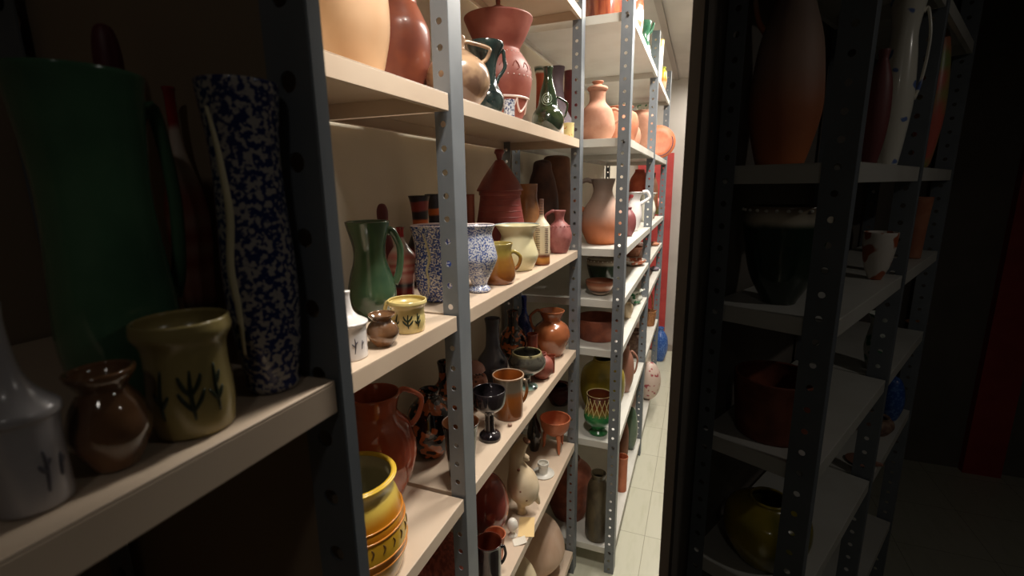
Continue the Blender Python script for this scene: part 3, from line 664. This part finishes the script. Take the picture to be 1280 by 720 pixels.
# ================================================================== low shelf
def tripod(loc, H, R):
    root = thing('tripod_bowl', 'orange terracotta bowl on three legs at the far end of the low shelf', 'bowl', loc)
    pf = [(.3,0),(.5,.04),(.85,.35),(.98,.8),(1,1)]
    b = lathe(pf, H*.5, R, .0035, True, base=H*.5); obj('bowl', b, ORANGE, root)
    bm = bmesh.new()
    for k in range(30):
        a = 2*pi*k/30; ball(bm, (R*cos(a), R*sin(a), H*1.0), .0022, 1, 8)
    obj('beaded_rim', bm, ORANGE, root)
    for k in range(3):
        a = side_angle(loc, -70 + 120*k); bm = bmesh.new()
        tube(bm, cat_rom([(R*.55*cos(a), R*.55*sin(a), H*.62), (R*.72*cos(a), R*.72*sin(a), H*.4), (R*.72*cos(a), R*.72*sin(a), H*.15), (R*.8*cos(a), R*.8*sin(a), .004)], 5), [.011 - .0075*i/15 for i in range(16)], 10)
        obj('leg', bm, ORANGE, root)
tripod((-0.497,1.735,-1.069),0.141,0.0620)

def skin(name, verts, edges, rads, m, parent, sub=2):
    me = bpy.data.meshes.new(name); me.from_pydata(verts, edges, []); me.update()
    o = bpy.data.objects.new(name, me); COL.objects.link(o); o.parent = parent
    me.materials.append(m)
    md = o.modifiers.new('skin', 'SKIN'); md.use_smooth_shade = True
    if not me.skin_vertices: me.skin_vertices.new()
    for i, r in enumerate(rads):
        me.skin_vertices[0].data[i].radius = (r, r); me.skin_vertices[0].data[i].use_root = (i == 0)
    s = o.modifiers.new('sub', 'SUBSURF'); s.levels = sub; s.render_levels = sub
    return o

def beast_jug(loc, H, R):
    root = thing('animal_jug', 'bone-white animal-shaped jug with open upturned mouth on the low shelf', 'jug', loc, side_angle(loc, 0))
    def tb(name, pts, n=5, m=BONE):
        c = cat_rom([(p[0]*R, 0, p[1]*H) for p in pts], n); rr = cat_rom([(p[2]*R, 0, 0) for p in pts], n)
        bm = bmesh.new(); tube(bm, c, [max(.001, q.x) for q in rr], 20, 1.0, (0, 1, 0)); return obj(name, bm, m, root)
    tb('body', [(.02,.004,.30),(.02,.05,.22),(.03,.12,.30),(.12,.22,.72),(.14,.34,.92),(.02,.48,.84),(-.14,.60,.58),(-.24,.70,.42),(-.22,.79,.42),(-.06,.88,.38),(.10,.94,.30),(.24,.985,.26)], 6)
    tb('mouth_opening', [(.27,.985,.20),(.34,1.0,.235),(.35,1.003,.20)], 3, MBROWN)
    tb('snout', [(-.1,.80,.30),(.18,.775,.22),(.42,.75,.15),(.46,.748,.08)])
    tb('tail', [(.5,.30,.42),(.86,.20,.22),(1.04,.12,.07)])
    for dx, dy, dz in ((-.02, -.80, .42), (.3, -.78, .30), (-.12, -.44, .66)):
        bm = bmesh.new(); ball(bm, (dx*R, dy*R, dz*H), .10*R); obj('applied_knob', bm, MBROWN, root)
beast_jug((-0.494,1.322,-1.069),0.263,0.0578)

loc, H, R = (-0.491,1.556,-1.069),0.043,0.0211
root = thing('candle_holder', 'small white candle holder on a scalloped saucer by the tripod bowl', 'candle holder', loc)
bm = lathe([(.9,0),(1,.2),(1,1)], .004, R*2.0, .001, False); obj('saucer', bm, PORC, root)
bm = lathe([(.9,0),(.8,.1),(.85,.6),(1,.8),(1,1)], H, R, .003, True, base=.003); obj('socket', bm, PORC, root)
pot('egg_vessel', 'vessel', 'glossy dark red egg-shaped vessel right of the nearest lit post, low shelf', (-0.559,1.201,-1.069),0.202,0.0660, P_EGG, SKINR, hollow=False)
loc, H, R = (-0.482,1.211,-1.069),0.059,0.0174
root = thing('white_egg_ornament', 'white egg-shaped ornament on a small foot, low shelf', 'ornament', loc)
obj('egg', lathe(P_EGG, H*.7, R, hollow=False, base=H*.3), PORC, root); obj('foot', lathe([(1,0),(.8,.2),(.45,.7),(.5,1)], H*.36, R*.8, hollow=False), PORC, root)
pot('red_cup', 'cup', 'small orange-red cup behind the black mug at the bottom', (-0.498,1.110,-1.069),0.078,0.0328, P_CUP, ORANGE)
pot('black_mug', 'mug', 'black mug with brown inside at the bottom beside the nearest lit post', (-0.483,1.034,-1.069),0.117,0.0375, P_CYL, PEWTER, [('handle', 5, .35, .8, .3, .13)], inner=mat('red_brown_inner', (110, 50, 32), rough=.3))
pot('straw_bundle_pot', 'pot', 'rough reddish straw-textured pot left of the nearest lit post, low shelf', (-0.580,0.935,-1.069),0.176,0.0834, P_SPHERE, STRAW, hollow=False)
pot('dark_tall_jug', 'jug', 'slim black jug in shadow behind the tripod bowl', (-0.576,1.704,-1.069),0.220,0.0293, P_BOTTLE, BLACK)
pot('maroon_jar', 'jar', 'dark maroon jar in shadow at the back of the low shelf', (-0.600,2.178,-1.079),0.101,0.0680, P_JAR, mat('shadow_maroon_glaze', (84, 30, 28), rough=.25, coat=.4))  # one even dark maroon over the whole jar
def paper(name, label, x, y, z, w_, l_, rot, m, curl=.004):
    bm = bmesh.new(); n = 6
    for i in range(n):
        u0, u1 = i/n, (i+1)/n
        z0, z1 = curl*u0*u0, curl*u1*u1
        box_v = [(u0*w_, 0, z0), (u1*w_, 0, z1), (u1*w_, l_, z1), (u0*w_, l_, z0)]
        a_ = [bm.verts.new(p) for p in box_v]; b2 = [bm.verts.new((p[0], p[1], p[2]+.0006)) for p in box_v]
        bm.faces.new(a_[::-1]); bm.faces.new(b2)
        for k in range(4): bm.faces.new((a_[k], a_[(k+1)%4], b2[(k+1)%4], b2[k]))
    o = obj(name, bm, m, smooth=False); o.location = (x, y, z); o.rotation_euler = (0, 0, rot); tag(o, label, 'paper')
loc, H, R = (-0.460,1.168,-1.069),0.035,0.0169
paper('paper_slip', 'curled white paper slip lying beside the white egg ornament', loc[0], loc[1], loc[2], .04, .03, .6, PAPER, .006)
loc, H, R = (-0.452,1.211,-1.069),0.061,0.0173
paper('card', 'yellowish card lying under the bone-white animal jug', loc[0]-.012, loc[1], loc[2]-.0005, .05, .09, .3, CARD, .001)

# ================================================================== bottom of the beige rack
pot('gourd_jar', 'jar', 'large pale beige gourd-shaped jar on the bottom shelf', (-0.571,1.664,-1.599),0.289,0.1335, [(.4,0),(.6,.03),(.95,.25),(1,.42),(.8,.66),(.4,.86),(.22,.95),(.2,1)], BEIGEG)
pot('cream_jar', 'jar', 'round cream jar at the very bottom, in front of the gourd jar', (-0.521,1.336,-1.599),0.332,0.0852, P_SPHERE, mat('cream_clay', (224, 206, 170), rough=.5), hollow=False)

# ================================================================== pale rack: top
pot('glazed_crock', 'crock', 'glossy red-brown crock on the very top shelf between two posts', (-0.413,2.120,0.593),0.276,0.0976, P_CYL, mat('streaky_red_glaze', (112, 50, 36), (150, 80, 52), scale=16, rough=.15, coat=.5, stretch=(3, 3, .5)))
pot('red_white_jug', 'jug', 'red and white jug on the top shelf just past the third post', (-0.345,2.489,0.593),0.287,0.0433, P_JAR, WHTERR)
pot('green_white_jug', 'jug', 'mint-green glazed jug with spout, top shelf of the far rack', (-0.335,2.820,0.593),0.233,0.0408, P_PITCH, mat('mint_green_glaze', (88, 150, 118), (60, 116, 88), scale=18, rough=.15, coat=.5),
    [('handle', 170, .4, .9, .4, .14), ('spout', 5, .75, .5, .22, .2, None)])
pot('white_yellow_beaker', 'beaker', 'white beaker with yellow rim next to the mint-green jug', (-0.296,3.289,0.593),0.257,0.0282, P_CUP, mat('white_yellow_rim_glaze', (226, 222, 210), ramp=[(0, (226, 222, 210)), (.8, (228, 224, 212)), (.87, (222, 196, 110)), (1, (222, 196, 110))], rough=.3))
pot('yellow_green_pot', 'pot', 'small yellow and orange pot farther along the top shelf', (-0.296,3.613,0.593),0.168,0.0285, P_JAR, mat('yellow_orange_glaze', (214, 190, 50), ramp=[(0, (210, 150, 120)), (.4, (214, 160, 130)), (.5, (214, 120, 40)), (.7, (214, 190, 50)), (1, (150, 160, 50))], rough=.3))
# second level
pot('lidded_bottle', 'bottle', 'pale terracotta bottle with a stopper lid and ring handle', (-0.412,2.020,0.167),0.196,0.0729, [(.66,0),(.74,.02),(.97,.2),(1,.34),(.82,.6),(.5,.74),(.42,.84),(.46,1)], TERRA_P,
    [('lid', [(.9,0),(1.0,.2),(.9,.4),(.5,.55),(.4,.7),(.55,.85),(.5,.98),(.02,1)], .99, .19, .56, TERRA_P), ('handle', 0, .36, .62, .3, .09)])
pot('terracotta_crock', 'crock', 'wide terracotta crock behind the third post', (-0.382,2.420,0.167),0.184,0.0855, P_JAR, TERRA)
pot('terracotta_pot', 'pot', 'round terracotta pot with lug just right of the third post', (-0.370,2.703,0.167),0.154,0.0535, P_GLOBE, TERRA_P)
pot('terracotta_pot', 'pot', 'tapering terracotta pot with folded rim, second level, far rack', (-0.385,3.351,0.167),0.285,0.0854, [(.3,0),(.4,.02),(.8,.4),(1,.75),(.96,.88),(.8,.95),(.84,1)], TERRA_P)
pot('green_white_bowl', 'bowl', 'small mint and white bowl behind the folded-rim terracotta pot', (-0.420,3.739,0.167),0.375,0.0559, P_BOWL, GRWH)
loc, H, R = (-0.311,3.707,0.167),0.235,0.0437
root = thing('standing_plate', 'bright orange plate with a dark painted band standing on edge', 'plate', (loc[0], loc[1], loc[2]+H*.5))
bm = bmesh.new(); revolve(bm, [(.02, 0), (H*.3, .002), (H*.5, .008), (H*.5, .011), (H*.3, .005), (.02, .003)], 40)
pl = obj('plate', bm, ORANGE, root); pl.rotation_euler = (radians(80), 0, radians(15))
bm = bmesh.new(); tube(bm, [(H*.42*cos(a_/10), H*.42*sin(a_/10), .0072) for a_ in range(-25, 5)], .003, 6); q = obj('painted_band', bm, mat('dark_blue_paint', (40, 44, 80), rough=.4), pl)
# third level
pot('smoked_jug', 'jug', 'large smoky grey and orange jug with big loop handle, behind the second post', (-0.386,2.050,-0.249),0.267,0.0897, [(.6,0),(.7,.02),(.97,.22),(1,.36),(.84,.55),(.54,.72),(.44,.84),(.54,.97),(.56,1)], GREYOR,
    [('handle', 180, .52, .97, .52, .12)])
pot('white_ewer', 'ewer', 'white ewer with red comb-like top and scrolled handle', (-0.335,2.638,-0.249),0.203,0.0516, P_FLARE, WHITE,
    [('custom', 'red_comb', (lambda b: ([ball(b, (x_, y_, z_), .013, 1, 10) for x_, y_, z_ in ((-.022, -.03, .172), (-.005, -.034, .186), (-.03, -.03, .150))], b)[1])(bmesh.new()), mat('coral_red', (200, 80, 84), rough=.4)),
     ('handle', 10, .7, 1.0, .6, .2)])
pot('floral_pitcher', 'pitcher', 'cream pitcher with blue flowers beside the white ewer', (-0.335,3.330,-0.249),0.185,0.0639, P_FLARE, FLORAL)
pot('melon_pot', 'pot', 'pink and green melon-like pot past the floral pitcher', (-0.330,4.103,-0.249),0.132,0.0621, P_EGG, MELON, hollow=False)
pot('burgundy_gourd', 'gourd pot', 'dull burgundy round gourd pot just right of the third post', (-0.320,2.365,-0.249),0.137,0.0373, P_GLOBE, mat('dull_burgundy', (126, 70, 70), rough=.5))
pot('red_storage_jar', 'jar', 'large orange-red jar in the back behind the white ewer', (-0.430,3.696,-0.249),0.345,0.0740, P_BIG, mat('orange_red_clay', (196, 92, 60), (170, 66, 46), scale=10, rough=.5))
# fourth level
pot('rimmed_bowl', 'bowl', 'dark green bowl with white dotted rim, stacked area behind the third post', (-0.387,2.120,-0.457),0.131,0.0775, P_BOWL, mat('dark_green_bowl_glaze', (44, 62, 46), ramp=[(0, (40, 56, 44)), (.78, (44, 66, 50)), (.86, (210, 200, 180)), (1, (120, 100, 80))], rough=.2, coat=.5),
    [('studs', 'rim_dots', .97, 26, .0035, PORC)])
pot('banded_bowl', 'bowl', 'brown and pink banded bowl below the dark green bowl', (-0.375,1.975,-0.457),0.061,0.0597, P_BOWL, STACKB)
pot('terracotta_bowl', 'bowl', 'plain terracotta bowl just past the third post, fourth level', (-0.400,3.136,-0.457),0.060,0.0749, P_CUP, TERRA)
pot('white_terracotta_bowl', 'bowl', 'white and terracotta patched bowl at the shelf edge, fourth level', (-0.343,2.784,-0.457),0.029,0.0756, P_BOWL, WHTERR)
# fifth level
pot('wide_crock', 'crock', 'wide plain terracotta crock on the shelf under the banded bowl', (-0.390,2.040,-0.666),0.092,0.0977, [(.8,0),(.86,.04),(.95,.5),(1,.9),(1,1)], TERRA_D)
pot('leafy_pitcher', 'pitcher', 'white pitcher with green leaves on the white fifth shelf', (-0.320,2.721,-0.666),0.077,0.0506, P_FLARE, GRWH)
pot('white_jug', 'jug', 'small plain white jug partly behind the third post', (-0.320,2.405,-0.666),0.085,0.0355, P_JAR, BONE)
def basket(loc, H, R, label):
    root = thing('wicker_basket', label, 'basket', loc)
    obj('basket', lathe([(.8,0),(.85,.03),(.95,.5),(1,1)], H*.45, R, .004, True), WICK, root)
    bm = bmesh.new(); a = side_angle(loc, 60)
    for dr in (0, .006):
        tube(bm, [((R*.95+dr)*cos(pi*k/16)*cos(a), (R*.95+dr)*cos(pi*k/16)*sin(a), H*.43 + (H*.57+dr)*sin(pi*k/16)) for k in range(17)], .004, 8)
    obj('handle', bm, WICK, root)
basket((-0.324,3.731,-1.079),0.254,0.0565, 'brown wicker basket with arched handle in the far bay')
# sixth level
pot('mustard_jar', 'jar', 'big mustard and green glazed jar filling the space behind the third post', (-0.381,2.140,-1.079),0.277,0.1047, P_BIG, YGREEN)
pot('lattice_goblet', 'goblet', 'green-footed goblet vase with cream lattice and brown mouth', (-0.360,1.951,-1.079),0.185,0.0653, [(.6,0),(.62,.04),(.42,.12),(.5,.16),(.92,.34),(1,.48),(.84,.66),(.78,.82),(.86,1)], GOBL,
    [('rim', LATT, .002), ('stroke', 'cream_lattice', -90, [[(k*24, .52), (k*24+30, .95)] for k in range(-6, 6)] + [[(k*24+30, .52), (k*24, .95)] for k in range(-6, 6)], .0018, LATT, 'cream diagonal lattice')])
pot('pink_jug', 'jug', 'small pinkish-brown jug with loop handle past the third post', (-0.315,2.432,-1.079),0.257,0.0451, P_GLOBE, mat('pinkish_brown_glaze', (166, 118, 100), rough=.3, coat=.3), [('handle', 0, .4, .85, .3, .13)])
pot('textured_jar', 'jar', 'tan textured clay jar behind the small pinkish jug', (-0.332,2.991,-1.079),0.174,0.0640, P_JAR, TANTEX)
pot('flowered_jar', 'jar', 'pale pinkish jar with red painted flowers in the far bay', (-0.280,3.518,-1.596),0.294,0.0867, P_SPHERE, PALEFL, hollow=False)
pot('blue_jar', 'jar', 'bright blue speckled jar at the far end of the rack', (-0.287,4.718,-1.717),0.338,0.0752, P_GLOBE, BLUEJ)
# bottom level
pot('bark_bottle', 'bottle', 'tall grey-brown bark-like bottle vase at the bottom front of the far rack', (-0.352,1.941,-1.596),0.324,0.0554, [(.85,0),(.95,.02),(1,.2),(.92,.5),(.86,.78),(.6,.9),(.52,.93),(.62,1)], TRUNK)
pot('big_terracotta_jar', 'jar', 'large plain terracotta jar at the bottom behind the second post', (-0.514,2.050,-1.596),0.302,0.1168, P_BIG, TERRA_D)
pot('orange_cylinder_vase', 'vase', 'orange cylindrical vase at the bottom just past the third post', (-0.300,2.328,-1.596),0.196,0.0310, P_CYL, ORANGE)
pot('green_tall_bottle', 'bottle', 'tall dull green bottle at the bottom past the orange vase', (-0.310,2.757,-1.596),0.278,0.0403, P_EGG, mat('dull_green_glaze', (92, 112, 92), (72, 92, 74), scale=8, rough=.25, coat=.3))
pot('brown_jar', 'jar', 'plain brown jar at the bottom between orange vase and green bottle', (-0.320,2.487,-1.596),0.334,0.0305, P_BIG, MBROWN)
# far bays: pots seen as small patches between the posts
for (lc, H_, R_), m_, lb in ((((-0.325,3.604,-0.249),0.318,0.0383), MBROWN, 'mid-brown jar far down the aisle on the third level'),
                             (((-0.307,3.711,-0.457),0.029,0.0401), TERRA, 'terracotta pot far down the aisle on the fourth level'),
                             (((-0.306,3.834,-0.666),0.031,0.0388), LILAC, 'grey-lilac pot far down the aisle on the fifth level')):
    pot('distant_jar', 'jar', lb, lc, H_, R_, P_GLOBE, m_)

# ================================================================== dim near rack on the left
pot('dark_green_pitcher', 'pitcher', 'big dark green pitcher with handle in the dim foreground at left', (-0.275,0.149,-0.114),0.167,0.0270, [(.55,0),(.62,.02),(.9,.15),(.97,.27),(.9,.45),(.84,.6),(.84,.74),(.94,.93),(1,1)], NG,
    [('handle', 5, .34, .9, .22, .11, 1.3)])
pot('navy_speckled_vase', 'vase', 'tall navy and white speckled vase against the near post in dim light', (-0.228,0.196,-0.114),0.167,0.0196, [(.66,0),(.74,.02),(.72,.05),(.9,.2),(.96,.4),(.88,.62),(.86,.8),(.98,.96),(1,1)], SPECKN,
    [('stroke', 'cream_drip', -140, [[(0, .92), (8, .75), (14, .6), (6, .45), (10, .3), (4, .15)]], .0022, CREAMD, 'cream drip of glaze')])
pot('leaf_mug', 'mug', 'pale yellow mug with dark leaf sprays in the dim foreground', (-0.226,0.147,-0.114),0.054,0.0206, P_MUG, mat('dim_pale_yellow_glaze', (158, 142, 92), rough=.25, coat=.3),  # pale yellow glaze copy, shade put into its colour
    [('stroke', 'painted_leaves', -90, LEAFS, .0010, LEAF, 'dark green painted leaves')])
pot('murky_brown_jar', 'jar', 'small murky brown glazed jar in front of the dark green pitcher', (-0.225,0.111,-0.114),0.042,0.0144, [(.5,0),(.6,.03),(.95,.3),(1,.45),(.85,.65),(.6,.8),(.62,.85),(.8,.95),(.84,1)], BROWNG)
pot('white_covered_jar', 'jar', 'white covered jar with purple-grey sprigs at the dim lower left corner', (-0.226,0.084,-0.114),0.035,0.0124, [(.85,0),(.9,.03),(.9,.5),(.92,.9),(1,1)], mat('greyish_white_glaze', (172, 168, 170), rough=.25, coat=.3),  # white glaze copy darkened to stand for the shade here
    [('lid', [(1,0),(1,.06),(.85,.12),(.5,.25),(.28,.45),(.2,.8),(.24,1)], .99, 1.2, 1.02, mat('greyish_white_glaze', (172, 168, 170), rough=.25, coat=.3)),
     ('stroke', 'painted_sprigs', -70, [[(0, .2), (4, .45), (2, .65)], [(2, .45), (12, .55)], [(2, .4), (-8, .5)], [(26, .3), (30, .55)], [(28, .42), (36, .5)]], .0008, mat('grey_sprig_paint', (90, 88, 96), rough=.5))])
pot('pink_striped_bottle', 'bottle', 'pink striped bottle behind the dark green pitcher handle, dim', (-0.310,0.217,-0.114),0.175,0.0126, [(.6,0),(.7,.02),(.8,.3),(1,.5),(.9,.62),(.5,.74),(.26,.84),(.24,.97),(.3,1)], PINKST)
pot('stoppered_red_bottle', 'bottle', 'dark red bottle with rounded stopper at the dim upper left', (-0.335,0.201,-0.114),0.210,0.0119, [(.7,0),(.8,.02),(1,.3),(.8,.55),(.6,.7),(.58,.8),(.6,.92),(.4,.985),(.02,1)], BURG, hollow=False)

# ================================================================== dim angled rack on the right
pot('brown_orange_jug', 'jug', 'big brown-orange round jug on the dim right rack, above eye level', (0.137,1.090,0.031),0.370,0.0623, [(.6,0),(.7,.02),(.97,.22),(1,.36),(.84,.6),(.5,.8),(.44,.9),(.54,1)], GREYOR, [('handle', 180, .66, .97, .3, .09)])
pot('white_flower_pitcher', 'pitcher', 'white pitcher with blue flowers on the dim right rack', (0.386,1.357,0.031),0.348,0.0356, P_FLARE, FLORAL, [('handle', 0, .4, .9, .3, .1)])
pot('blush_melon_pot', 'pot', 'blush pink and green pot near the far upright of the dim right rack', (0.588,1.767,0.031),0.383,0.0339, P_EGG, MELON, hollow=False)
pot('violet_gourd', 'gourd pot', 'dull violet round gourd pot beside the dim corner upright', (0.299,1.145,0.031),0.204,0.0217, P_GLOBE, mat('dull_burgundy', (126, 70, 70), rough=.5))
pot('dotted_rim_bowl', 'bowl', 'wide green bowl with white dotted rim on the dim right rack', (0.159,1.080,-0.239),0.191,0.0778, P_BOWL, MATS['dark_green_bowl_glaze'], [('studs', 'rim_dots', .97, 26, .004, PORC)])
pot('patched_bowl', 'bowl', 'white and terracotta patched bowl by the dim corner upright', (0.413,1.413,-0.239),0.115,0.0359, P_BOWL, WHTERR)
pot('terracotta_beaker', 'beaker', 'terracotta beaker in the far bay of the dim right rack', (0.626,1.841,-0.239),0.186,0.0322, P_CUP, TERRA)
pot('broad_crock', 'crock', 'broad terracotta crock on the dim right rack below the bowls', (0.173,1.084,-0.526),0.129,0.0822, [(.8,0),(.86,.04),(.95,.5),(1,.9),(1,1)], TERRA_D)
pot('leaf_painted_pitcher', 'pitcher', 'pale pitcher with green leaves on the dim right rack', (0.492,1.573,-0.526),0.162,0.0358, P_FLARE, GRWH)
basket((0.786,2.174,-0.526),-0.008,0.0346, 'wicker basket with arched handle on the dim right rack')
pot('mustard_green_jar', 'jar', 'large mustard and green jar low on the dim right rack', (0.183,1.079,-0.829),0.145,0.0888, P_BIG, YGREEN)
pot('loop_handled_jug', 'jug', 'pinkish loop-handled jug low beside the dim corner upright', (0.497,1.591,-0.829),0.013,0.0390, P_GLOBE, MATS['pinkish_brown_glaze'], [('handle', 0, .4, .85, .3, .13)])
pot('grainy_jar', 'jar', 'grainy tan jar low in the dim right rack', (0.598,1.817,-0.829),0.058,0.0470, P_JAR, TANTEX)
pot('tapered_blue_jar', 'jar', 'blue speckled jar low in the far bay of the dim right rack', (0.668,1.932,-0.829),0.164,0.0351, P_EGG, BLUEJ)

# ------------------------------------------------------------------ repeats share a group
_by = {}
for o in SC.objects:
    if o.parent is None and 'label' in o: _by.setdefault(o.name.split('.')[0], []).append(o)
for k, v in _by.items():
    if len(v) > 1:
        n = k.replace('_', ' ')
        for o in v: o['group'] = n + ('es' if n.endswith('s') else 's') + (' on the ceiling' if 'lamp' in n else ' in the pottery store')
